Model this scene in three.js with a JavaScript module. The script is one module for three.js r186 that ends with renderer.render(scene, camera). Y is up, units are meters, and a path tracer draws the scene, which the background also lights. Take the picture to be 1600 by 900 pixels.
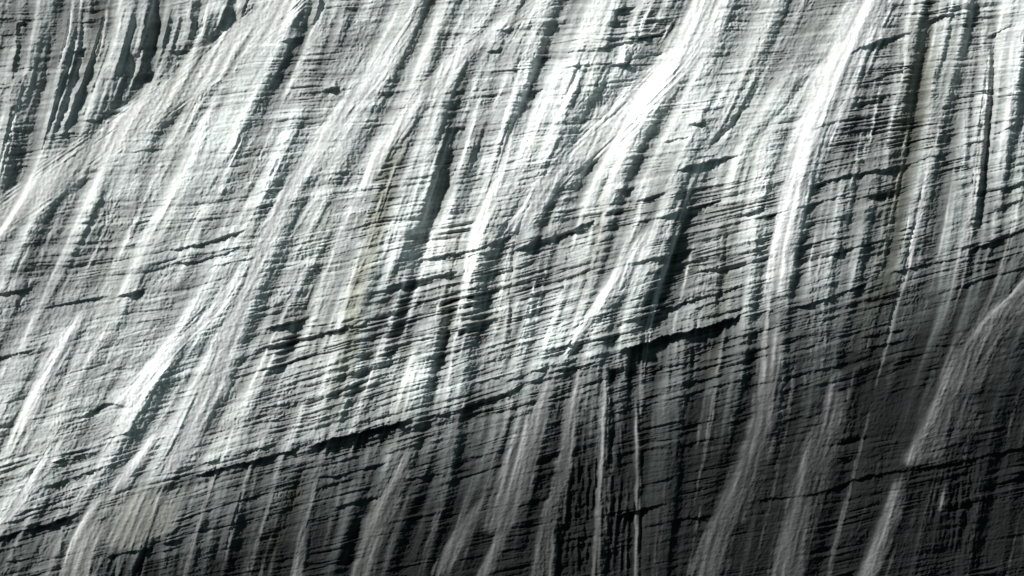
import * as THREE from 'three';

// ---------------------------------------------------------------- camera, sky, sun, exposure
// The cliff leans back by LEAN; photograph units (1600 x 900) are laid off on its mean plane, 4 cm each.
const UNIT = 0.04, LEAN = THREE.MathUtils.degToRad(24), DIST = 250;
const RIGHT = new THREE.Vector3(1, 0, 0);
const UPSLOPE = new THREE.Vector3(0, Math.cos(LEAN), -Math.sin(LEAN));
const NORMAL = new THREE.Vector3(0, Math.sin(LEAN), Math.cos(LEAN));
const CENTRE = new THREE.Vector3(0, 60, 0);

const scene = new THREE.Scene();
const camera = new THREE.PerspectiveCamera(2 * Math.atan(450 * UNIT / DIST) * 180 / Math.PI, 16 / 9, 1, 4000);
camera.position.copy(CENTRE).addScaledVector(NORMAL, DIST);
camera.up.copy(UPSLOPE);
camera.lookAt(CENTRE);

{ // clear, slightly hazy daylight sky
  const w = 64, h = 32, d = new Float32Array(w * h * 4);
  for (let j = 0; j < h; j++) for (let i = 0; i < w; i++) {
    const el = (j + 0.5) / h * 2 - 1, o = (j * w + i) * 4;          // -1 nadir .. 1 zenith
    const t = Math.pow(Math.max(0, el), 0.6), g = (el < 0 ? 0.5 : 1) * 0.8;
    d[o] = g * (0.108 * (1 - t) + 0.05 * t); d[o + 1] = g * (0.152 * (1 - t) + 0.112 * t);
    d[o + 2] = g * (0.158 * (1 - t) + 0.128 * t); d[o + 3] = 1;
  }
  const sky = new THREE.DataTexture(d, w, h, THREE.RGBAFormat, THREE.FloatType);
  sky.mapping = THREE.EquirectangularReflectionMapping; sky.magFilter = THREE.LinearFilter; sky.needsUpdate = true;
  scene.background = sky; scene.environment = sky;
}
const sun = new THREE.DirectionalLight(new THREE.Color().setRGB(1, 0.985, 0.975), 4.8);
sun.position.copy(CENTRE).addScaledVector(RIGHT, -128).addScaledVector(UPSLOPE, 114).addScaledVector(NORMAL, 112);
sun.target.position.copy(CENTRE);
sun.castShadow = true;
sun.shadow.radius = 8;
Object.assign(sun.shadow.camera, { left: -50, right: 50, top: 40, bottom: -40, near: 1, far: 500 });
sun.shadow.mapSize.set(4096, 4096);
scene.add(sun, sun.target);

const renderer = new THREE.WebGLRenderer({ antialias: true });
renderer.toneMapping = THREE.LinearToneMapping;
renderer.toneMappingExposure = 1.34;
renderer.shadowMap.enabled = true;

// ---------------------------------------------------------------- noise
const PERM = new Uint8Array(512);
{ let s = 20711; const r = () => (s = (s * 1664525 + 1013904223) >>> 0) / 4294967296;
  const p = Array.from({ length: 256 }, (_, i) => i);
  for (let i = 255; i > 0; i--) { const j = Math.floor(r() * (i + 1)); [p[i], p[j]] = [p[j], p[i]]; }
  for (let i = 0; i < 512; i++) PERM[i] = p[i & 255]; }
const GX = new Float32Array(256), GY = new Float32Array(256);
for (let i = 0; i < 256; i++) { GX[i] = Math.cos(i * 2.399963); GY[i] = Math.sin(i * 2.399963); }
function noise(x, y) {                                              // gradient noise, about -1..1
  const xi = Math.floor(x), yi = Math.floor(y), fx = x - xi, fy = y - yi, X = xi & 255, Y = yi & 255;
  const u = fx * fx * fx * (fx * (fx * 6 - 15) + 10), v = fy * fy * fy * (fy * (fy * 6 - 15) + 10);
  const a = PERM[PERM[X] + Y], b = PERM[PERM[X + 1] + Y], c = PERM[PERM[X] + Y + 1], d = PERM[PERM[X + 1] + Y + 1];
  const n0 = GX[a] * fx + GY[a] * fy, n1 = GX[b] * (fx - 1) + GY[b] * fy;
  const n2 = GX[c] * fx + GY[c] * (fy - 1), n3 = GX[d] * (fx - 1) + GY[d] * (fy - 1);
  return 1.5 * (n0 + (n1 - n0) * u + (n2 - n0 + (n0 - n1 - n2 + n3) * u) * v);
}
const sstep = (a, b, x) => { const t = Math.min(1, Math.max(0, (x - a) / (b - a))); return t * t * (3 - 2 * t); };
const mix = (a, b, t) => a + (b - a) * t;
const bump = (x, y, cx, cy, rx, ry) => Math.exp(-(((x - cx) / rx) ** 2) - ((y - cy) / ry) ** 2);

// ---------------------------------------------------------------- grid on the cliff plane (fine in view, coarse outside)
function axis(a, b, step, out) {
  const v = []; for (let t = a; t <= b; t += step) v.push(t);
  for (let s = step * 1.5, t = v[v.length - 1] + s; t < b + out; s *= 1.12, t += s) v.push(t);
  for (let s = step * 1.5, t = a - s; t > a - out; s *= 1.12, t -= s) v.unshift(t);
  return Float32Array.from(v);
}
const STEP = 1.22;
const XS = axis(-24, 1624, STEP, 520), YS = axis(-20, 920, STEP, 420);
const NX = XS.length, NY = YS.length, N = NX * NY;
function lower(A, x) { let lo = 0, hi = A.length; while (lo < hi) { const m = (lo + hi) >> 1; if (A[m] < x) lo = m + 1; else hi = m; } return lo; }

const H = new Float32Array(N);           // coarse relief: ridges, gullies, ledges
const D = new Float32Array(N);           // thickness of loose debris
const LOC = new Float32Array(N);         // distance from the middle of the chute that a vertex lies in
const M = new Float32Array(N);           // 0..1 cover of loose debris (smooths the rock detail)
const TONE = new Float32Array(N);        // colour change of the sediment: >0 paler dust or painted sunlight, <0 mud or painted shade
const WARM = new Float32Array(N);        // brown mud
const OWN = new Int16Array(N).fill(-1);  // part of the cliff that a vertex belongs to
const CH = new Int16Array(N).fill(-1);   // debris chute that a vertex belongs to

const bedSlope = c => 0.07 + 0.2 * sstep(40, 560, c) - 0.08 * sstep(680, 860, c);
function bedAt(x, y) { let c = y; for (let k = 0; k < 4; k++) c = y + bedSlope(c) * (x - 800); return c; }

// a line through points, monotone in y (or x), smoothly interpolated; returns value and scale at t
function track(pts, key) {
  const P = pts.slice().sort((a, b) => a[key] - b[key]), o = 1 - key;
  return t => {
    let i = 0; while (i < P.length - 2 && t > P[i + 1][key]) i++;
    const a = P[i], b = P[i + 1], h = b[key] - a[key], u = Math.min(1, Math.max(0, (t - a[key]) / h));
    const p = P[i - 1] || a, q = P[i + 2] || b;
    const ma = i ? (b[o] - p[o]) / (b[key] - p[key]) : (b[o] - a[o]) / h, mb = q === b ? (b[o] - a[o]) / h : (q[o] - a[o]) / (q[key] - a[key]);
    const u2 = u * u, u3 = u2 * u;
    return { v: (2 * u3 - 3 * u2 + 1) * a[o] + (u3 - 2 * u2 + u) * h * ma + (3 * u2 - 2 * u3) * b[o] + (u3 - u2) * h * mb, w: mix(a[2] ?? 1, b[2] ?? 1, u) };
  };
}
let SEED = 0;
const FLOW = [];                          // every long rib, gully and chute: the rills between them run the same way
// a ridge (h > 0) or gully (h < 0) running down the face: left flank wl wide, right flank wr wide; the third number of a point scales the widths
function ridge(pts, { h, wl, wr, k = 1, fade = 0.12, jit = 3, own = -1, tone = 0, warm = 0, cap = 0, minor = 0 }) {
  const f = track(pts, 1), ya = Math.min(...pts.map(p => p[1])), yb = Math.max(...pts.map(p => p[1])), sd = ++SEED * 7.31;
  if (yb - ya > 60 && !minor) FLOW.push([f, ya, yb, Math.min(...pts.map(p => p[0])), Math.max(...pts.map(p => p[0]))]);
  for (let j = lower(YS, ya); j < NY && YS[j] <= yb; j++) {
    const y = YS[j], { v, w } = f(y), u = (y - ya) / (yb - ya), e = Math.min(1, Math.min(u, 1 - u) / fade);
    const end = e * e * (3 - 2 * e), x0 = v + jit * (noise(y / 23, sd) + 0.5 * noise(y / 8, sd + 5));
    const L = wl * w * (1 + 0.25 * noise(y / 31, sd + 9)), R = wr * w * (1 + 0.25 * noise(y / 27, sd + 13)), hh = h * end * (1 + 0.2 * noise(y / 40, sd + 2)) * Math.min(1, w + 0.3);
    for (let i = lower(XS, x0 - L); i < NX && XS[i] <= x0 + R; i++) {
      const d = XS[i] - x0, t = d < 0 ? -d / L : d / R, n = j * NX + i;
      const g = cap ? Math.sqrt(Math.max(0, 1 - t * t)) : Math.pow(1 - t, k);
      H[n] += hh * g;
      const s = end * (1 - t * t);
      TONE[n] += tone * s; WARM[n] = Math.max(WARM[n], warm * s);
      if (own >= 0 && t < 0.8 && OWN[n] < 0) OWN[n] = own;
    }
  }
}
// a hard bed standing proud of the one below: lip along the line, drop under it
function ledge(pts, { h, up = 14, dn = 16, jit = 2, own = -1, dampShade = 0 }) {
  const f = track(pts, 0), xa = Math.min(...pts.map(p => p[0])), xb = Math.max(...pts.map(p => p[0])), sd = ++SEED * 5.17;
  for (let i = lower(XS, xa); i < NX && XS[i] <= xb; i++) {
    const x = XS[i], { v, w } = f(x), e = Math.min(1, Math.min(x - xa, xb - x) / Math.min(18, (xb - xa) * 0.3));
    const y0 = v + jit * (noise(x / 19, sd) + 0.6 * noise(x / 6, sd + 3));
    const a = 0.8 * h * w * e * Math.max(0.05, 0.8 + 0.55 * noise(x / 60, sd + 1) + 0.45 * noise(x / 24, sd + 7) + 0.35 * noise(x / 7, sd + 8));
    const dd = dn * (1 + 0.5 * noise(x / 9, sd + 11));
    for (let j = lower(YS, y0 - up * 3); j < NY && YS[j] <= y0 + dd * 3.5; j++) {
      const d = YS[j] - y0, n = j * NX + i;
      H[n] += d < 0 ? 0.45 * a * Math.exp(d / up) : -0.75 * a * Math.exp(-d / dd) * (1 - Math.exp(-d / 1.2));
      if (dampShade && d > 0) TONE[n] -= dampShade * e * Math.exp(-d / dd);  // shade under the lip put into the colour, fading downwards
      if (own >= 0 && d > -5 && d < 5 && e > 0.3 && OWN[n] < 0) OWN[n] = own;
    }
  }
}
// loose debris or dust lying in a chute; returns nothing, marks its vertices
const chutes = [];
function chute(label, pts, { h = 5, wl = 18, wr = 18, sharp = 1.4, tone = 0.1, warm = 0, spine = 0 }) {
  const id = chutes.length; chutes.push(label);
  const f = track(pts, 1), ya = Math.min(...pts.map(p => p[1])), yb = Math.max(...pts.map(p => p[1])), sd = ++SEED * 3.77;
  FLOW.push([f, ya, yb, Math.min(...pts.map(p => p[0])), Math.max(...pts.map(p => p[0]))]);
  for (let j = lower(YS, ya); j < NY && YS[j] <= yb; j++) {
    const y = YS[j], { v, w } = f(y), e = Math.min(1, Math.min((y - ya) / 80, (yb - y) / 20)), end = e * (2 - e);
    const x0 = v + 2.5 * noise(y / 37, sd);
    const L = 1.5 * wl * w * (1 + 0.22 * noise(y / 21, sd + 4) + 0.12 * noise(y / 6, sd + 6)), R = 1.5 * wr * w * (1 + 0.22 * noise(y / 25, sd + 8) + 0.12 * noise(y / 7, sd + 1));
    for (let i = lower(XS, x0 - L); i < NX && XS[i] <= x0 + R; i++) {
      const d = XS[i] - x0, t = d < 0 ? -d / L : d / R, n = j * NX + i, g = Math.pow(1 - Math.pow(t, sharp), 1) * end;
      const lay = 0.42 * h * g * (0.8 + 0.2 * Math.min(1, w)); if (lay > D[n]) LOC[n] = d;
      if (lay > D[n]) { D[n] = lay; if (g > 0.12 + 0.3 * noise((XS[i] - v) / 5 + sd, y / 60)) CH[n] = id; }
      const m = sstep(0.02, 0.85, g + 0.45 * g * noise((XS[i] - v) / 6 + sd, y / 70));
      if (m > M[n]) M[n] = m;
      TONE[n] = mix(TONE[n], tone + spine * Math.exp(-((d / (7 * w)) ** 2)), m); WARM[n] = Math.max(WARM[n], warm * m);
    }
  }
}

// ---------------------------------------------------------------- parts of the cliff, named
const parts = [];                                                   // {name, label}
const part = (name, label) => { parts.push({ name, label }); return parts.length - 1; };
const BEDS = [-60, 110, 230, 330, 440, 525, 605, 690, 780, 860];   // bed boundaries (bed coordinate)
const bedPart = []; for (let b = 0; b <= BEDS.length; b++) bedPart.push(part('rock_bed', b > 6 ? 'dark moist lower bed of the cliff' : undefined));
const rib = (pts, o) => ridge(pts, { fade: 0.35, ...o, h: 0.55 * o.h, wl: 1.25 * o.wl, wr: 1.35 * o.wr, own: part('rock_rib') });
const gully = (pts, o) => ridge(pts, { fade: 0.3, ...o, h: -0.6 * o.h, wl: 1.2 * o.wl, wr: 1.2 * o.wr, k: 1.3, own: part('gully') });
const lip = (pts, o) => ledge(pts, { ...o, own: part('ledge') });

// ---- broad facets of the face
ridge([[1400, -60], [1320, 90], [1275, 220], [1240, 350], [1215, 470], [1200, 640], [1150, 800]], { h: 17, wl: 130, wr: 170, jit: 4, fade: 0.25, k: 1.5 });
ridge([[1140, 60], [1085, 200], [1030, 300], [950, 460], [880, 560], [850, 620]], { h: 18, wl: 95, wr: 125, jit: 4, fade: 0.3, k: 1.4 });
ridge([[1000, -60], [900, 170], [800, 330], [740, 430], [700, 560]], { h: 12, wl: 90, wr: 80, jit: 4, fade: 0.2, k: 1.3 });
ridge([[690, 20], [660, 150], [600, 330], [540, 520], [490, 700]], { h: 10, wl: 80, wr: 60, jit: 4, fade: 0.2, k: 1.3 });
ridge([[470, 60], [330, 350], [180, 640], [60, 800]], { h: 9, wl: 160, wr: 190, jit: 4, fade: 0.3, k: 1.4 });
ridge([[1660, -60], [1590, 60], [1570, 250], [1550, 420], [1480, 580], [1420, 720], [1340, 920]], { h: 15, wl: 110, wr: 190, jit: 3, fade: 0.2, k: 1.5 });

const FACET = H.slice(); H.fill(0);

// ---- fluted columns, upper left
for (const [pts, h, wl, wr] of [
  [[[28, -20], [24, 80], [14, 180], [2, 270]], 12, 10, 13], [[[72, -20], [52, 80], [32, 150], [14, 240]], 13, 14, 13],
  [[[110, -20], [102, 70], [92, 130], [76, 200], [58, 268]], 22, 22, 26], [[[165, -20], [150, 70], [128, 130], [102, 200], [78, 262]], 16, 20, 16],
  [[[196, -20], [180, 70], [160, 120], [140, 180], [115, 240]], 15, 14, 16], [[[214, -20], [203, 50], [186, 110], [166, 175], [150, 205]], 18, 16, 17],
  [[[234, -20], [224, 50], [219, 105], [203, 140], [186, 180]], 18, 12, 20], [[[268, -20], [259, 50], [250, 100], [238, 128]], 15, 12, 14],
  [[[303, -20], [295, 50], [284, 92]], 14, 12, 15], [[[327, -20], [320, 45], [310, 80]], 14, 10, 14], [[[352, -20], [345, 35], [335, 62]], 12, 12, 12], [[[395, -30], [380, 20], [362, 60]], 10, 12, 14], [[[470, -30], [462, 10], [448, 60]], 12, 12, 16], [[[500, -30], [496, 20], [488, 60]], 10, 10, 14], [[[12, 170], [4, 260], [-16, 330]], 12, 12, 16], [[[545, -40], [536, 30], [516, 110]], 9, 14, 22]])
  rib(pts, { h: 2 * h, wl: 0.95 * wl, wr: 1.05 * wr, jit: 3, fade: 0.45, k: 1.2 });
gully([[128, -20], [130, 50], [124, 110], [108, 165], [100, 215]], { h: 13, wl: 12, wr: 9 });
gully([[245, -20], [243, 40], [236, 90]], { h: 9, wl: 9, wr: 9 });

// ---- ribs and gullies, middle
for (const [pts, h, wl, wr] of [
  [[[345, 90], [325, 130], [300, 180], [285, 230]], 12, 22, 14], [[[375, 170], [370, 220], [345, 290]], 10, 14, 12], [[[225, 250], [212, 320], [200, 400]], 12, 22, 16],
  [[[172, 230], [158, 300], [130, 380], [90, 470]], 9, 26, 18], [[[70, 330], [40, 420], [12, 520]], 12, 26, 20], [[[435, 225], [420, 280], [390, 350]], 9, 12, 14],
  [[[600, 330], [580, 430], [560, 520]], 8, 18, 12], [[[640, 330], [628, 390], [605, 445]], 9, 14, 12], [[[692, 100], [688, 200], [672, 290], [655, 360]], 15, 24, 34],
  [[[745, 190], [735, 260], [712, 330], [690, 370]], 15, 28, 10], [[[830, -20], [800, 120], [786, 220], [762, 310], [742, 400]], 12, 18, 14],
  [[[905, -20], [898, 60], [890, 140], [868, 215]], 14, 26, 18], [[[960, 30], [940, 110], [915, 180]], 8, 16, 14], [[[520, 460], [500, 520], [478, 610], [455, 690]], 12, 22, 20],
  [[[430, 450], [424, 500], [414, 540]], 10, 10, 14], [[[700, 460], [680, 540], [665, 600]], 9, 24, 22], [[[830, 430], [815, 510], [790, 570]], 10, 22, 20], [[[560, 540], [540, 610], [515, 670]], 8, 10, 22]])
  rib(pts, { h, wl, wr, jit: 3, k: 1.2 });
gully([[708, 100], [706, 200], [702, 280], [684, 350]], { h: 5, wl: 22, wr: 26, tone: -0.14 });  // tone puts the soft shade of this flank into the colour
gully([[870, 225], [848, 285], [815, 345], [801, 400], [798, 520], [782, 590]], { h: 7, wl: 5, wr: 6, jit: 1.5 });
gully([[640, 150], [615, 250], [598, 330], [570, 420], [552, 500], [545, 560], [518, 640], [490, 710]], { h: 10, wl: 19, wr: 15, warm: 0.8, tone: -0.2, jit: 2.5 });
gully([[482, 715], [462, 770], [440, 830], [412, 910]], { h: 7, wl: 15, wr: 11, warm: 0.7, tone: -0.16 });
gully([[722, 330], [705, 440], [695, 540], [690, 600]], { h: 6, wl: 12, wr: 12, warm: 0.35, tone: -0.1 });
gully([[1145, 250], [1136, 350], [1130, 470], [1100, 620]], { h: 9, wl: 16, wr: 14, warm: 0.4, tone: -0.14 });
gully([[945, 270], [938, 350], [930, 420]], { h: 6, wl: 10, wr: 10, warm: 0.3, tone: -0.12 });
gully([[1195, 120], [1150, 190], [1088, 250]], { h: 8, wl: 10, wr: 12 });
gully([[1330, 40], [1250, 140], [1185, 215], [1150, 290]], { h: 7, wl: 10, wr: 14 });

// ---- ribs and gullies, right
for (const [pts, h, wl, wr, tone = 0] of [
  [[[1370, 210], [1355, 300], [1340, 400], [1328, 480]], 9, 9, 14], [[[1436, 200], [1420, 300], [1398, 410], [1368, 490], [1345, 570], [1325, 640]], 16, 12, 44, 0.12],
  [[[1545, 20], [1540, 100], [1530, 200], [1522, 300], [1508, 410]], 13, 11, 14, 0.14], [[[1470, 70], [1458, 120], [1448, 180]], 11, 16, 9], [[[1340, 130], [1330, 190], [1300, 300]], 5, 8, 10],
  [[[1192, 330], [1180, 420], [1172, 500]], 8, 30, 12], [[[1220, 470], [1212, 600], [1208, 720]], 10, 18, 12], [[[1480, 660], [1475, 760], [1465, 860]], 8, 10, 12]])
  rib(pts, { h, wl, wr, tone, jit: 2.5 });  // tone: sunlit look of some left-facing ribs put into the colour
gully([[1566, -20], [1556, 70], [1549, 170], [1541, 260], [1531, 350], [1518, 425]], { h: 20, wl: 9, wr: 19, jit: 2.5, tone: -0.1 });
gully([[1494, -20], [1482, 70], [1466, 115], [1453, 155]], { h: 8, wl: 6, wr: 8 });
gully([[1412, 50], [1410, 115], [1408, 130]], { h: 9, wl: 6, wr: 6 });
gully([[1456, -20], [1442, 100], [1424, 210], [1404, 320], [1384, 420], [1356, 520], [1338, 600]], { h: 5, wl: 22, wr: 18, warm: 0.7, tone: -0.16 });
gully([[1224, 560], [1220, 640], [1214, 710]], { h: 9, wl: 6, wr: 6 });

// ---- ribs, runnels and hollows below the dark ledge
for (const [pts, h, wl, wr] of [
  [[[945, 560], [944, 660], [938, 760], [934, 840], [928, 920]], 16, 9, 11], [[[994, 610], [996, 720], [995, 820], [996, 920]], 9, 6, 8], [[[958, 770], [950, 850], [946, 920]], 8, 7, 8],
  [[[865, 830], [862, 880], [860, 930]], 12, 9, 9], [[[905, 700], [903, 800], [900, 920]], 5, 6, 9], [[[1535, 700], [1525, 800]], 11, 8, 9], [[[1510, 760], [1500, 840]], 8, 8, 8],
  [[[330, 760], [310, 830], [300, 920]], 12, 14, 14], [[[375, 760], [360, 840], [350, 920]], 12, 14, 14], [[[290, 760], [262, 820], [250, 900]], 14, 5, 26], [[[540, 790], [520, 860], [500, 920]], 10, 16, 24]])
  rib(pts, { h, wl, wr, jit: 3, k: 1.2 });
gully([[958, 640], [956, 720], [955, 790]], { h: 11, wl: 6, wr: 9 });
for (const [x, y, h, wl, wr] of [[895, 690, 15, 12, 12], [916, 740, 15, 12, 12], [975, 790, 18, 20, 26], [1025, 800, 12, 26, 30], [880, 800, 13, 12, 14], [485, 800, 10, 12, 22], [345, 800, 10, 10, 12], [220, 862, 10, 34, 20]])
  gully([[x, y], [x - 3, y + 60], [x - 6, 930]], { h: 0.7 * h, wl: 1.2 * wl, wr: 1.2 * wr, jit: 5, fade: 0.4, tone: -0.1 });

// ---- ledges of hard beds
lip([[-80, 872], [0, 840], [60, 823], [112, 806], [126, 800]], { h: 22, dn: 20, dampShade: 0.3 });
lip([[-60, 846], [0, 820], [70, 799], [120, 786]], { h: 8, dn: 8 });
lip([[170, 778, 0.2], [230, 764, 0.25], [298, 745, 0.35], [322, 738, 1], [420, 713], [470, 700]], { h: 17, dn: 12, dampShade: 0.25 });
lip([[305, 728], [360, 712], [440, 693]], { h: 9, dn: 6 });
lip([[480, 700], [505, 690], [560, 676], [620, 661], [648, 654]], { h: 30, dn: 22, dampShade: 0.35 });
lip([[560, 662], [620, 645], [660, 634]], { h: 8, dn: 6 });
lip([[655, 655], [700, 644], [760, 625], [800, 610], [850, 586], [905, 572], [955, 560]], { h: 11, dn: 9, dampShade: 0.05 });
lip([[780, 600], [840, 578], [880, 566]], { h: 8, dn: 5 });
lip([[968, 548], [1000, 537], [1060, 521], [1110, 509], [1163, 489]], { h: 32, dn: 28, dampShade: 0.35, jit: 3 });
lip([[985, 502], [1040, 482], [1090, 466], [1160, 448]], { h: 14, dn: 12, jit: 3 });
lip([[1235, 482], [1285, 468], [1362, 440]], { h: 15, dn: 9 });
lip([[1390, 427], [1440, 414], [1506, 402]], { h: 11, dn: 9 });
lip([[1512, 392], [1560, 374], [1600, 358], [1680, 330]], { h: 24, dn: 24, dampShade: 0.3 });
for (const [pts, h, dn] of [
  [[[652, 408], [690, 399], [722, 394], [760, 386]], 15, 8], [[[604, 446], [640, 441], [680, 431], [716, 423]], 16, 9], [[[740, 388], [780, 377], [812, 360]], 8, 6],
  [[[800, 394], [835, 377], [880, 366], [912, 350], [936, 342]], 19, 11], [[[1055, 268], [1100, 253], [1160, 242]], 13, 8], [[[992, 314], [1042, 300]], 14, 9], [[[960, 298], [994, 292]], 10, 8],
  [[[1020, 343], [1085, 325], [1130, 310]], 11, 9], [[[985, 412], [1040, 400], [1092, 386]], 12, 9], [[[262, 392], [310, 382], [388, 358]], 14, 8], [[[268, 412], [320, 405], [374, 388]], 7, 6],
  [[[180, 463], [205, 458], [232, 449]], 20, 10], [[[66, 482], [126, 470], [170, 462]], 8, 7], [[[-40, 466], [20, 455], [56, 449]], 11, 9], [[[-40, 562], [10, 556], [58, 544]], 11, 8],
  [[[407, 516], [440, 506], [490, 494]], 15, 8], [[[402, 546], [450, 533], [510, 520], [562, 503]], 13, 8], [[[400, 580], [450, 566], [500, 552]], 8, 7], [[[590, 556], [622, 546]], 14, 9],
  [[[558, 512], [580, 497]], 12, 7], [[[600, 545], [650, 532], [690, 524]], 9, 7], [[[1262, 290], [1330, 273], [1404, 260]], 13, 8], [[[1370, 272], [1400, 262], [1440, 250]], 9, 9],
  [[[1235, 330], [1290, 312], [1330, 300]], 8, 8], [[[1290, 400], [1350, 382], [1400, 372]], 9, 9], [[[1430, 250], [1480, 240]], 10, 8], [[[1200, 385], [1145, 400]], 10, 7], [[[1150, 340], [1196, 322]], 12, 12],
  [[[1325, 82], [1370, 66], [1430, 48]], 13, 8], [[[1450, 32], [1495, 18]], 16, 8], [[[1350, 128], [1400, 112], [1425, 106]], 10, 7], [[[1262, 205], [1310, 188]], 11, 9], [[[1330, 166], [1395, 150]], 8, 7],
  [[[1540, 60], [1580, 40]], 10, 6], [[[1545, 212], [1600, 190]], 8, 8], [[[1540, 300], [1600, 285], [1660, 270]], 11, 8], [[[1545, 330], [1600, 310]], 9, 8],
  [[[72, 724], [110, 714], [158, 704]], 10, 6], [[[70, 760], [120, 744], [168, 727]], 13, 7], [[[16, 808], [70, 790], [122, 774]], 9, 6], [[[160, 686], [195, 678], [230, 668]], 8, 6], [[[205, 640], [170, 630], [120, 655]], 9, 6],
  [[[435, 66], [458, 60], [478, 56]], 13, 5], [[[506, 140], [532, 135]], 18, 8], [[[952, 102], [988, 97]], 15, 6], [[[1020, 84], [1040, 80]], 12, 6], [[[955, 16], [995, 10]], 17, 9], [[[920, 78], [980, 66], [1060, 42]], 7, 8],
  [[[800, 150], [850, 138]], 10, 6], [[[835, 92], [858, 88]], 12, 6], [[[768, 48], [800, 44]], 10, 6], [[[760, 82], [790, 74]], 9, 6], [[[690, 148], [730, 140]], 12, 9], [[[690, 205], [730, 196]], 10, 9],
  [[[210, 116], [242, 113]], 16, 6], [[[88, 212], [122, 206]], 10, 6], [[[125, 190], [162, 186]], 12, 5], [[[255, 80], [300, 78]], 10, 5], [[[25, 35], [45, 36]], 15, 18], [[[110, 82], [140, 76]], 9, 6], [[[312, 58], [345, 54]], 10, 6],
  [[[1075, 195], [1102, 190]], 16, 10], [[[1030, 222], [1080, 214]], 9, 8], [[[870, 276], [930, 254]], 8, 9], [[[975, 590], [1040, 575], [1100, 560]], 8, 8], [[[1000, 625], [1080, 598], [1160, 580]], 8, 7], [[[1000, 672], [1075, 655]], 10, 12],
  [[[1160, 605], [1240, 588], [1330, 565]], 7, 6], [[[1340, 530], [1420, 512]], 9, 7], [[[1350, 545], [1420, 530]], 7, 6], [[[1390, 570], [1430, 560]], 9, 6], [[[500, 748], [560, 735], [612, 720]], 10, 7], [[[500, 700], [560, 690], [610, 680]], 7, 6],
  [[[515, 795], [560, 784], [598, 774]], 11, 10], [[[490, 765], [560, 745]], 6, 6], [[[720, 720], [800, 700], [840, 690]], 5, 5], [[[620, 750], [700, 740]], 7, 6], [[[960, 808], [1000, 797], [1045, 786]], 20, 18], [[[1000, 826], [1050, 815], [1115, 806]], 9, 8],
  [[[1000, 760], [1055, 745]], 9, 7], [[[0, 880], [80, 868]], 6, 6], [[[250, 850], [290, 842]], 9, 10], [[[265, 830], [300, 820]], 7, 6], [[[160, 872], [200, 862], [245, 858]], 13, 16]])
  lip(pts, { h, dn });
lip([[1178, 782], [1250, 776], [1290, 768], [1340, 749], [1395, 738], [1450, 730], [1500, 722], [1560, 708], [1660, 690]], { h: 8, dn: 10, dampShade: 0.3, jit: 3 });

// ---- loose debris and dust in the chutes
chute('long pale debris chute slanting below the fluted columns at top left', [[470, -40], [450, 0], [375, 65], [300, 128], [200, 202], [100, 274], [0, 346], [-120, 430]], { h: 7, wl: 44, wr: 34, tone: 0.01, sharp: 2, warm: 0.12 });
chute('very long thin grey debris chute curving down the left half of the cliff', [[660, 10], [592, 108], [530, 185], [470, 270, 0.8], [425, 350, 0.7], [395, 430, 0.8], [368, 505], [330, 600, 1.3], [290, 690, 1.4], [258, 745, 1]], { h: 5, wl: 16, wr: 20, tone: 0 });
chute('broad bright debris chute running from the top into the middle of the cliff', [[1120, -30], [1062, 90], [1000, 155, 1.2], [940, 212, 1.3], [885, 262, 1.1], [840, 310, 0.8], [800, 366, 0.5]], { h: 5, wl: 28, wr: 30, tone: 0.1 });
chute('wide white dust chute at the top right, narrowing downwards', [[1400, -40, 1.3], [1335, 70, 1.5], [1292, 170, 1.5], [1268, 230, 1.1], [1248, 300, 0.8], [1232, 370, 0.8], [1222, 440, 0.6], [1218, 466, 0.4]], { h: 6, wl: 26, wr: 24, tone: 0.12, sharp: 1.8, spine: 0.05 });
chute('short white wedge of debris above the black ledge in the centre', [[1022, 338, 0.4], [1000, 382], [975, 422, 1.2], [946, 462, 1.1], [922, 495, 0.7], [898, 530, 0.5], [876, 566, 0.3]], { h: 6, wl: 11, wr: 22, tone: 0.26 });
chute('grey debris chute with a bright spine at lower right, spreading into an apron', [[1640, 400], [1588, 450, 0.8], [1532, 512], [1492, 572, 1.2], [1462, 632, 1.2], [1436, 690, 1.3], [1416, 732, 1.1]], { h: 8, wl: 13, wr: 58, tone: 0.06, sharp: 1, spine: 0.4 });
chute('narrow pale chute below the ledge at bottom right', [[1412, 728], [1398, 790, 1.2], [1376, 848, 1.3], [1346, 930, 1.4]], { h: 10, wl: 11, wr: 14, tone: 0.1, spine: 0.4 });
chute('soft grey dust streak to the left of the bottom right apron', [[1308, 560, 0.6], [1294, 650], [1270, 710, 1.3], [1252, 768, 0.9], [1238, 830, 1.1], [1222, 930, 1.3]], { h: 7, wl: 18, wr: 22, tone: 0.08 });
chute('pale dust streak under the white chute, leaning left at its foot', [[1213, 500, 0.6], [1202, 600, 0.8], [1182, 690], [1152, 765, 1.1], [1122, 830, 1.1], [1086, 930, 1.3]], { h: 6, wl: 18, wr: 28, tone: 0.0 });
chute('pale fan of debris starting under the long dark ledge left of the vertical ribs', [[866, 578, 0.25], [850, 622, 0.7], [826, 690, 1.2], [800, 762, 1.5], [778, 840, 1.3]], { h: 9, wl: 22, wr: 18, tone: 0.08 });
chute('slim debris streak directly beside the dark vertical ribs', [[908, 574, 0.4], [896, 640], [884, 722, 1.1], [864, 792], [848, 850], [836, 930]], { h: 7, wl: 12, wr: 14, tone: 0.04 });
chute('sandy debris chute at the bottom left corner', [[182, 755, 0.7], [160, 785], [136, 825, 1.3], [120, 862, 1.5], [108, 930, 1.7]], { h: 8, wl: 15, wr: 22, tone: 0.12, warm: 0.25 });
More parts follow.
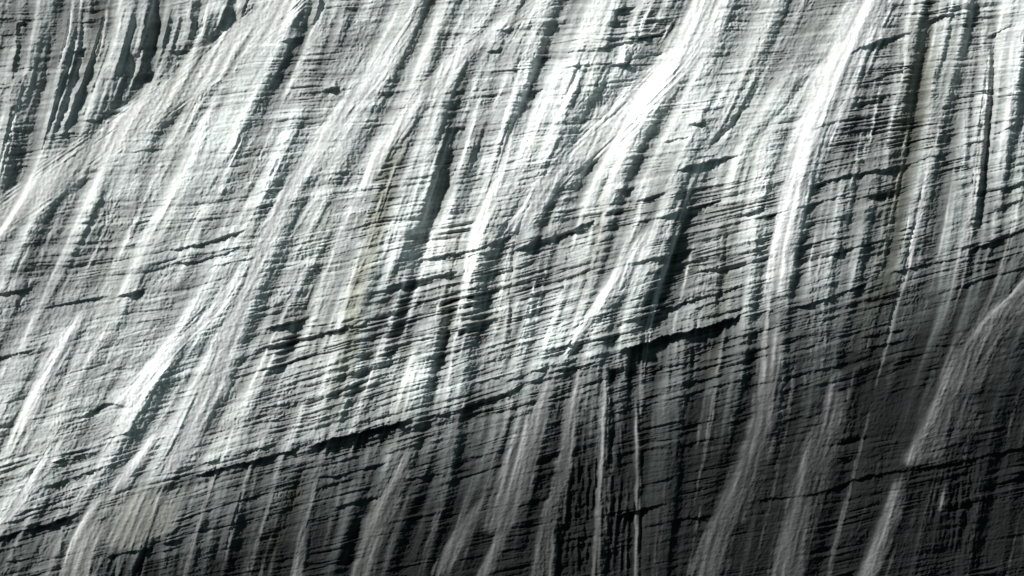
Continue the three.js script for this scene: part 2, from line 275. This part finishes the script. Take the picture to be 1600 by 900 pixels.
chute('smooth brownish slab of sand at the bottom left, right of the sandy chute', [[255, 742, 0.9], [235, 785, 1.1], [212, 830, 1], [190, 862, 0.6]], { h: 6, wl: 42, wr: 44, tone: -0.06, warm: 0.45, sharp: 2 });
chute('thin white sliver of dust near the bottom, left of centre', [[488, 800, 0.5], [474, 850], [455, 930, 1.4]], { h: 5, wl: 6, wr: 8, tone: 0.3 });
chute('grey dust streak running from the dark ledge to the bottom, left of centre', [[650, 680, 0.6], [625, 740], [596, 800, 1.2], [572, 860, 1.2], [555, 930, 1.2]], { h: 6, wl: 14, wr: 16, tone: 0.05 });
chute('short pale dust streak at the bottom centre', [[760, 765, 0.4], [736, 805], [706, 856, 1.2], [680, 910, 1.3]], { h: 6, wl: 10, wr: 14, tone: 0.12 });
chute('pale dust streak left of the bottom vertical ribs', [[818, 770, 0.5], [795, 810], [770, 870], [745, 930]], { h: 6, wl: 10, wr: 12, tone: 0.08 });
chute('bright white debris streak in the left half, crossing towards the lower left', [[385, 400, 0.4], [345, 470, 0.8], [270, 545, 1.1], [228, 592, 1.2], [180, 640, 0.8]], { h: 6, wl: 14, wr: 16, tone: 0.16 });
chute('white debris streak above the sandy chute at lower left', [[268, 655, 0.7], [215, 722], [172, 778]], { h: 6, wl: 11, wr: 14, tone: 0.14 });
chute('white debris streak near the left edge, half way down', [[140, 470, 0.5], [112, 520], [66, 600, 1.1], [28, 680]], { h: 6, wl: 11, wr: 12, tone: 0.12 });
chute('bright dust streak at the left edge above the dark ledge', [[110, 660, 0.6], [62, 735], [18, 800], [-30, 850]], { h: 5, wl: 10, wr: 14, tone: 0.12 });
chute('bright debris streak at the top, left of centre', [[880, -30], [815, 20], [720, 90], [655, 165], [600, 240, 0.7], [570, 300, 0.4]], { h: 5, wl: 18, wr: 18, tone: 0.08 });
chute('narrow bright chute between ribs above the centre', [[812, 160, 0.4], [790, 225, 0.8], [768, 300], [745, 360, 0.9], [725, 440, 0.6]], { h: 5, wl: 9, wr: 12, tone: 0.08 });

chute('knobbly pale rib of dried silt between black recesses at the bottom centre', [[946, 560, 0.5], [944, 660], [939, 760, 1.1], [934, 840], [928, 930]], { h: 14, wl: 6, wr: 7, tone: 0.16 });
chute('very thin upright pale rib of dried silt right of the knobbly one', [[993, 610, 0.5], [996, 720], [995, 820], [996, 930]], { h: 10, wl: 4, wr: 5, tone: 0.1 });
chute('short pale rib of dried silt at the bottom edge, left of the knobbly one', [[868, 800, 0.5], [864, 860], [860, 930]], { h: 10, wl: 5, wr: 6, tone: 0.1 });
chute('small pale scar on the dark wall in the bottom right corner', [[1482, 742, 0.6], [1476, 770], [1468, 806, 0.8]], { h: 7, wl: 6, wr: 6, tone: 0.25 });

// ---------------------------------------------------------------- the way down: lean (dx per dy) of the fall line, taken from the ribs and chutes
const FW = 44, FH = 27, FIELD = new Float32Array(FW * FH);
for (let j = 0; j < FH; j++) for (let i = 0; i < FW; i++) {
  const x = -100 + i * 42, y = -80 + j * 42; const raking = Math.min(1, 1.1 * bump(x, y, 300, 420, 270, 300) + 0.9 * bump(x, y, 780, 130, 330, 150)), w0 = 0.00012 + 0.0022 * raking;
  let sw = w0, sl = 0.00012 * 0.25 + 0.0022 * raking * 0.6;
  for (const [f, ya, yb, xa, xb] of FLOW) {
    const yy = Math.min(yb - 2, Math.max(ya + 2, y)), d = x - f(yy).v, far = Math.abs(y - yy);
    const w = Math.min(1, (yb - ya) / 250) / (d * d + 900) / (1 + (far / 45) ** 2);
    sw += w; sl += w * (f(yy - 8).v - f(yy + 8).v) / 16;
  }
  FIELD[j * FW + i] = Math.min(1.3, Math.max(-0.1, sl / sw));
}
function leanAt(x, y) {
  const u = Math.min(FW - 1.001, Math.max(0, (x + 100) / 42)), v = Math.min(FH - 1.001, Math.max(0, (y + 80) / 42)), i = u | 0, j = v | 0, a = u - i, b = v - j, n = j * FW + i;
  return mix(mix(FIELD[n], FIELD[n + 1], a), mix(FIELD[n + FW], FIELD[n + FW + 1], a), b);
}
// streaks: noise smeared along the fall line, at six widths and lengths
const SW = 880, SH = 520, SX = -80, SY = -70, SG = 2;
const KINDS = [[4.5, 26], [9, 60], [22, 110], [10, 190], [26, 240], [46, 236]].map(([width, len], k) => ({ width, len, k, out: new Float32Array(SW * SH), src: new Float32Array(SW * SH) }));
for (const K of KINDS) for (let j = 0; j < SH; j++) for (let i = 0; i < SW; i++) K.src[j * SW + i] = noise((SX + i * SG) / K.width + 17 * K.k, (SY + j * SG) / (K.width * 1.6) + 31 * K.k);
for (let j = 0; j < SH; j++) for (let i = 0; i < SW; i++) {
  const n = j * SW + i;
  for (const dir of [-1, 1]) {
    let x = SX + i * SG, y = SY + j * SG, far = 0;
    for (let k = 0; k < 40; k++) {
      const st = 6, l = leanAt(x, y), q = 1 / Math.hypot(1, l);
      const ii = Math.round((x - SX) / SG), jj = Math.round((y - SY) / SG);
      if (ii < 0 || jj < 0 || ii >= SW || jj >= SH) break;
      for (const K of KINDS) if (far < K.len && (k || dir > 0)) K.out[n] += K.src[jj * SW + ii] * (1 - far / K.len);
      x -= dir * l * q * st; y += dir * q * st; far += st;
    }
  }
}
for (const K of KINDS) { let s2 = 0; for (const v of K.out) s2 += v * v; const r = 1 / Math.sqrt(s2 / K.out.length); for (let n = 0; n < K.out.length; n++) K.out[n] *= r; }
function streak(k, x, y) {                                          // about unit variance
  const u = Math.min(SW - 1.01, Math.max(0, (x - SX) / SG)), v = Math.min(SH - 1.01, Math.max(0, (y - SY) / SG)), i = u | 0, j = v | 0, a = u - i, b = v - j, n = j * SW + i, o = KINDS[k].out;
  return mix(mix(o[n], o[n + 1], a), mix(o[n + SW], o[n + SW + 1], a), b);
}

// ---- small broken ledges and short ribs between the large ones
const rnd = (() => { let s = 90210; return () => (s = (s * 1664525 + 1013904223) >>> 0) / 4294967296; })();
for (let k = 0; k < 250; k++) {                                     // packets of thin hard beds, one above the other
  const near = rnd() < 0.45, x = near ? 250 + rnd() * 950 : -20 + rnd() * 1640, y = near ? 640 - 0.16 * (x - 640) + 170 * (rnd() - 0.75) : rnd() * 900, r = sstep(0.15, 0.6, leanAt(x, y)), len = (50 + 150 * rnd()) * (1 - 0.5 * r), m = 2 + Math.floor(rnd() * 4);
  for (let q = 0; q < m; q++) {
    const dy = q * (7 + 5 * rnd()), dx = 40 * (rnd() - 0.5), l2 = len * (0.4 + 0.6 * rnd()), s = bedSlope(bedAt(x, y + dy)) * l2, big = rnd();
    ledge([[x + dx - l2 / 2, y + dy + s / 2], [x + dx, y + dy + 2 * (rnd() - 0.5)], [x + dx + l2 / 2, y + dy - s / 2]], { h: (1.5 + 4 * big * big) * (1 - 0.35 * r), up: 4 + 5 * rnd(), dn: 2.5 + 4.5 * rnd(), jit: 1.6 });
  }
}
for (let k = 0; k < 520; k++) {
  const x = -20 + rnd() * 1640, y = -60 + rnd() * 920, len = 40 + 170 * rnd(), r = sstep(0.15, 0.6, leanAt(x, y)), lean = leanAt(x, y) + 0.06 * (rnd() - 0.5), w = 4 + 13 * rnd() * rnd();
  ridge([[x, y], [x - lean * len * 0.45, y + len / 2], [x - lean * len, y + len]], { minor: 1, h: w * (0.1 + 0.16 * rnd()) * (rnd() < 0.3 ? -0.8 : 1), wl: w * (0.8 + rnd()), wr: w * (0.8 + rnd()), k: 1.2 + 0.6 * rnd(), fade: 0.4, jit: 2.2 });
}

// ---------------------------------------------------------------- fine relief, sediment colour
const Z = new Float32Array(N), COL = new Float32Array(N * 3);
for (let j = 0; j < NY; j++) for (let i = 0; i < NX; i++) {
  const x = XS[i], y = YS[j], n = j * NX + i, m = M[n], rake = sstep(0.15, 0.55, leanAt(x, y));
  const c = bedAt(x, y) + 5 * noise(x / 170, y / 120) + 1.5 * noise(x / 45, y / 40), cw = c + 6 * noise(x / 30 + 7, y / 30);
  const f0 = streak(0, x, y), f1 = streak(1, x, y), f2 = streak(2, x, y), v1 = streak(3, x, y), v2 = 1.7 * Math.tanh(streak(4, x, y) / 1.7), v3 = 1.8 * Math.tanh(streak(5, x, y) / 1.8);
  const drips = bump(x, y, 925, 800, 70, 130) + 0.7 * bump(x, y, 1500, 790, 60, 120) + 0.5 * bump(x, y, 210, 890, 60, 30);   // where the foot of the wall is fluted by running water
  // veils of dust run down over the beds and bury them
  const veil = Math.min(1, sstep(0.3, 1.55, 0.66 * v2 + 0.55 * v1 + 0.2 * f1) * (0.8 + 0.25 * f0)), apron = sstep(-0.1, 1.5, v3 + 0.35 * v1 + 0.15 * f1), cover = Math.max(m, 0.85 * veil, 0.75 * apron);
  const dampShade = sstep(0, 1, (x - 850) / 1300 + (y - 400) / 470);  // darker towards the lower right: moist silt plus shade put into the colour
  const away = Math.max(0, (x - 800) / 1500 + (y - 560) / 300), roll = -18 * away * away;          // the foot is undercut towards the lower right
  const wide = FACET[n] + roll + 5 * noise(x / 110 + 5, y / 260) + (1.6 * v2 + 4.6 * v3) * (1 - 0.6 * m) * (1 - 0.45 * dampShade);
  const bare = bump(x, y, 475, 120, 45, 50) + bump(x, y, 880, 410, 70, 60) + bump(x, y, 1000, 45, 60, 45) + bump(x, y, 1080, 390, 60, 90) + bump(x, y, 1370, 150, 50, 90) + bump(x, y, 640, 490, 60, 50) + bump(x, y, 450, 500, 40, 60);
  const blocks = bump(x, y, 700, 415, 120, 50) + bump(x, y, 1100, 265, 90, 40) + bump(x, y, 460, 525, 80, 40) + bump(x, y, 1030, 310, 60, 30) + bump(x, y, 870, 370, 90, 40) + 0.6 * bump(x, y, 330, 385, 70, 30);
  const win = sstep(0.05, 0.5, 0.7 * bare + noise(x / 75 + 61, y / 60 + 12) + 0.25 * noise(x / 20, y / 20)) * (1 - 0.8 * rake * (1 - Math.min(1, bare))) * (1 - veil);   // patches where the bedding is laid bare
  const rough = 0.75 + 0.6 * noise(x / 85 + 30, y / 95 + 4);
  const bark = sstep(-0.1, 0.6, noise(x / 60 + 71, y / 110 + 5));
  const rills = (0.75 * f2 + (0.2 + 0.4 * bark) * (f1 - 0.35 * Math.abs(f1)) * rough + (0.15 * rough + 0.06 + 0.22 * bark + 0.4 * drips) * f0 + 1.5 * drips * noise(x / 5, y / 20)) * (1 + 1.8 * drips) * (1 - 0.5 * dampShade * (1 - drips)) * (1 - 0.55 * win);
  // beds: hard and soft layers, each fading in and out along its length, and thin soft seams between them
  const stepBed = (p, l, s) => { const u = noise(x / l + s, c / p + s * 3.1); return u > 0 ? u : u * 0.6; };
  const seam = (p, l, s) => Math.max(0, 1 - Math.abs(noise(x / l + s, c / p + s * 2.3)) * 5) * Math.max(0, 0.5 + noise(x / 60 + s * 5, c / (p * 1.6)));
  const packed = bump(x, y, 620, 560, 420, 190) + 0.8 * bump(x, y, 80, 770, 200, 90) + 0.7 * bump(x, y, 1080, 420, 160, 170);
  const vis = 1.3 * (0.55 + 0.6 * packed + 0.8 * win + 0.3 * noise(x / 130 + 3, y / 100 + 8)) * (1 - 0.35 * rake) * (1 - 0.5 * veil) * (1 - 0.35 * apron) * (1 - 0.25 * dampShade) * (1 - 0.55 * bump(x, y, 120, 60, 230, 170)) * (0.62 + 0.75 * sstep(-0.35, 0.35, noise(x / 420 + 5, c / 34)));
  const seams = 2.6 * seam(16, 260, 11.3) + 2.5 * seam(9, 200, 15.9) + 2 * seam(6, 150, 5.2);
  const beds = vis * (2.6 * stepBed(17, 190, 1.7) + 2.2 * stepBed(8.5, 120, 4.2) + 1.1 * stepBed(4.6, 80, 7.9) - seams);
  const grit = 0.6 * noise(x / 2.9, y / 2.9) + 0.7 * noise(x / 6.5 + 40, y / 6.5);
  // crumbling patches: small knobs and broken edges
  const crumble = 0.62 * (0.4 + 1.7 * sstep(0, 0.6, noise(x / 48 + 90, y / 62 + 33))) * (Math.abs(noise(x / 5.5 + 13, y / 8.5 + 2)) * 1.9 - 0.7);
  const runs = 0.18 * f1 + 0.2 * f0;                                // faint runnels in the loose debris
  Z[n] = wide + H[n] * (1 - 0.78 * cover * (1 - 0.85 * Math.min(1, bare + blocks))) + D[n] + (1 - 0.85 * m) * (rills * (1 - 0.6 * veil) + beds) + m * runs + grit * (1.15 - 0.5 * cover) + crumble * (1 - 0.8 * cover);
  // sediment: pale dry ash above, darker moist silt under the long dark ledge, shade painted in towards the lower right
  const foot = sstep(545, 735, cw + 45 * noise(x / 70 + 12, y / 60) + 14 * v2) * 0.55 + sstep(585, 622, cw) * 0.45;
  const lowBeds = sstep(690, 800, cw + 30 * noise(x / 60 + 21, y / 80) + 12 * v3);               // the lowest beds are darker
  const paleZone = 1 + 0.55 * bump(x, y, 960, 170, 200, 130) + 0.5 * bump(x, y, 690, 380, 90, 60) + 0.6 * bump(x, y, 860, 505, 60, 50) + 0.4 * bump(x, y, 650, 590, 80, 30) + 0.3 * bump(x, y, 1190, 230, 70, 190) + 0.26 * bump(x, y, 430, 280, 200, 190) + 0.3 * bump(x, y, 230, 590, 110, 80)
    + 0.2 * bump(x, y, 1580, 120, 40, 150);  // zones where rock and dust are paler
  let a = 0.38 * paleZone * (1 - 0.22 * win);
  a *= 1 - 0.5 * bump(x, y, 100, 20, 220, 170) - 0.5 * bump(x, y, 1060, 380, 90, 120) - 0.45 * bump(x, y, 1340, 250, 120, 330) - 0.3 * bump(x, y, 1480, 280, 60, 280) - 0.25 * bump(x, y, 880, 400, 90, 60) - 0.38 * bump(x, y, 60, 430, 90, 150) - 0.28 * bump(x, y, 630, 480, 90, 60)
    - 0.25 * bump(x, y, 500, 110, 55, 80) - 0.2 * bump(x, y, 690, 200, 40, 110) - 0.2 * bump(x, y, 420, 640, 70, 70);  // painted shade of columns and planes facing away, plus greyer bed patches
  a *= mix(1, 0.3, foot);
  a *= (1 - 0.92 * dampShade) * (1 - 0.5 * lowBeds);
  a *= mix(1, 0.4, sstep(842, 866, cw + 20 * sstep(1150, 1000, x))) * (1 - 0.92 * Math.min(1, 1.25 * drips) * sstep(1.5, -0.2, f1 + 0.6 * f0));  // bottom bed darker; recesses between the flutes blackened as painted shade
  a *= Math.exp(0.18 * v3 + 0.17 * v2 + 0.14 * f2 + 0.12 * f1 + 0.06 * f0 + 0.26 * noise(x / 240 + 2, c / 14) + 0.24 * noise(x / 160 + 7, c / 5.5) * (1 - 0.7 * veil)) * (1 - 0.3 * vis * Math.min(1, seams / 3));  // gullies darker, ribs paler: rib shade put into the colour, with bed tones
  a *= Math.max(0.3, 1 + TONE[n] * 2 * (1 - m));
  const dust = (0.53 + TONE[n]) * (0.4 + 0.6 * paleZone) * (1 - 0.56 * dampShade) * mix(1, 0.52, foot) * (1 - 0.25 * lowBeds) * Math.exp(0.11 * f1 + 0.08 * f0);
  a = mix(a, dust, Math.max(m * (0.8 + 0.14 * f1), Math.max((0.72 - 0.16 * foot) * veil, (0.35 + 0.2 * foot) * (1 - 0.45 * dampShade) * apron) * (1 - Math.min(1, WARM[n])))) * (1 + 0.09 * noise(x / 4 + 11, y / 4));
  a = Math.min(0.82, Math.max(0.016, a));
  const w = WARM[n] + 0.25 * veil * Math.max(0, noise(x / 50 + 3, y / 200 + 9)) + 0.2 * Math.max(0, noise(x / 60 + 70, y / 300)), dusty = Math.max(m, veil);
  COL[n * 3] = a * (0.95 + 0.035 * dusty - 0.06 * dampShade * (1 - dusty)); COL[n * 3 + 1] = a * (1 - 0.012 * w); COL[n * 3 + 2] = a * (0.975 + 0.01 * dusty - 0.15 * w);
}

// ---------------------------------------------------------------- meshes
const ROCK = new Float32Array(N);         // rock surface: below the debris where there is some
for (let n = 0; n < N; n++) ROCK[n] = CH[n] >= 0 ? Z[n] - Math.min(6, 0.5 * D[n] + 0.6) : Z[n];
function place(n, z, out, o) {
  const i = n % NX, j = (n / NX) | 0, u = (XS[i] - 800) * UNIT, v = (450 - YS[j]) * UNIT, h = z * UNIT;
  out[o] = CENTRE.x + u;
  out[o + 1] = CENTRE.y + UPSLOPE.y * v + NORMAL.y * h;
  out[o + 2] = CENTRE.z + UPSLOPE.z * v + NORMAL.z * h;
}
function normalAt(n, S, out, o) {
  const i = n % NX, j = (n / NX) | 0, i0 = Math.max(0, i - 1), i1 = Math.min(NX - 1, i + 1), j0 = Math.max(0, j - 1), j1 = Math.min(NY - 1, j + 1);
  const gx = (S[j * NX + i1] - S[j * NX + i0]) / (XS[i1] - XS[i0]), gy = -(S[j1 * NX + i] - S[j0 * NX + i]) / (YS[j1] - YS[j0]), l = 1 / Math.hypot(gx, gy, 1);
  out[o] = -gx * l; out[o + 1] = (-gy * UPSLOPE.y + NORMAL.y) * l; out[o + 2] = (-gy * UPSLOPE.z + NORMAL.z) * l;
}
function sheet(quads, S, under) {                                   // geometry from a list of grid quads
  const map = new Map(), ids = [], idx = new Uint32Array(quads.length * 6);
  const id = n => { let k = map.get(n); if (k === undefined) { k = ids.length; ids.push(n); map.set(n, k); } return k; };
  quads.forEach((q, t) => {
    const a = id(q), b = id(q + 1), c = id(q + NX), d = id(q + NX + 1), o = t * 6;
    idx[o] = a; idx[o + 1] = c; idx[o + 2] = b; idx[o + 3] = b; idx[o + 4] = c; idx[o + 5] = d;
  });
  const P = new Float32Array(ids.length * 3), Q = new Float32Array(ids.length * 3), C = new Float32Array(ids.length * 3);
  ids.forEach((n, k) => {
    place(n, under && under(n) ? ROCK[n] - 0.8 : S[n], P, k * 3); normalAt(n, S, Q, k * 3);
    C[k * 3] = COL[n * 3]; C[k * 3 + 1] = COL[n * 3 + 1]; C[k * 3 + 2] = COL[n * 3 + 2];
  });
  const g = new THREE.BufferGeometry();
  g.setAttribute('position', new THREE.BufferAttribute(P, 3)); g.setAttribute('normal', new THREE.BufferAttribute(Q, 3));
  g.setAttribute('color', new THREE.BufferAttribute(C, 3)); g.setIndex(new THREE.BufferAttribute(idx, 1));
  return g;
}
const rockMat = new THREE.MeshPhysicalMaterial({ vertexColors: true, roughness: 1, metalness: 0, specularIntensity: 0.12 });
const dustMat = new THREE.MeshPhysicalMaterial({ vertexColors: true, roughness: 1, metalness: 0, specularIntensity: 0.1 });
const used = {};
const numbered = s => { const k = used[s] = (used[s] ?? -1) + 1; return k ? `${s}_${String(k).padStart(3, '0')}` : s; };
function add(name, geometry, material, parent) {
  const o = new THREE.Mesh(geometry, material); o.name = numbered(name); o.castShadow = o.receiveShadow = true; parent.add(o); return o;
}

const cliff = new THREE.Group(); cliff.name = 'cliff';
cliff.userData = { kind: 'structure', label: 'tall eroded cliff of thin pale ash beds over dark moist silt', category: 'cliff' };
scene.add(cliff);
const lists = parts.map(() => []), piles = chutes.map(() => []);
for (let j = 0; j < NY - 1; j++) for (let i = 0; i < NX - 1; i++) {
  const q = j * NX + i;
  let p = OWN[q];
  if (p < 0) { const c = bedAt(XS[i], YS[j]); let b = 0; while (b < BEDS.length && c > BEDS[b]) b++; p = bedPart[b]; }
  lists[p].push(q);
  const k = Math.max(CH[q], CH[q + 1], CH[q + NX], CH[q + NX + 1]);
  if (k >= 0) piles[k].push(q);
}
lists.forEach((l, p) => {
  if (l.length < 12) return;
  const o = add(parts[p].name, sheet(l, ROCK), rockMat, cliff);
  if (parts[p].label) o.userData.label = parts[p].label;
});
piles.forEach((l, k) => {
  if (!l.length) return;
  const o = add('debris_chute', sheet(l, Z, n => CH[n] < 0), dustMat, scene);
  o.userData = { label: chutes[k], category: 'debris chute', group: 'chutes of loose debris on the cliff' };
});

renderer.render(scene, camera);
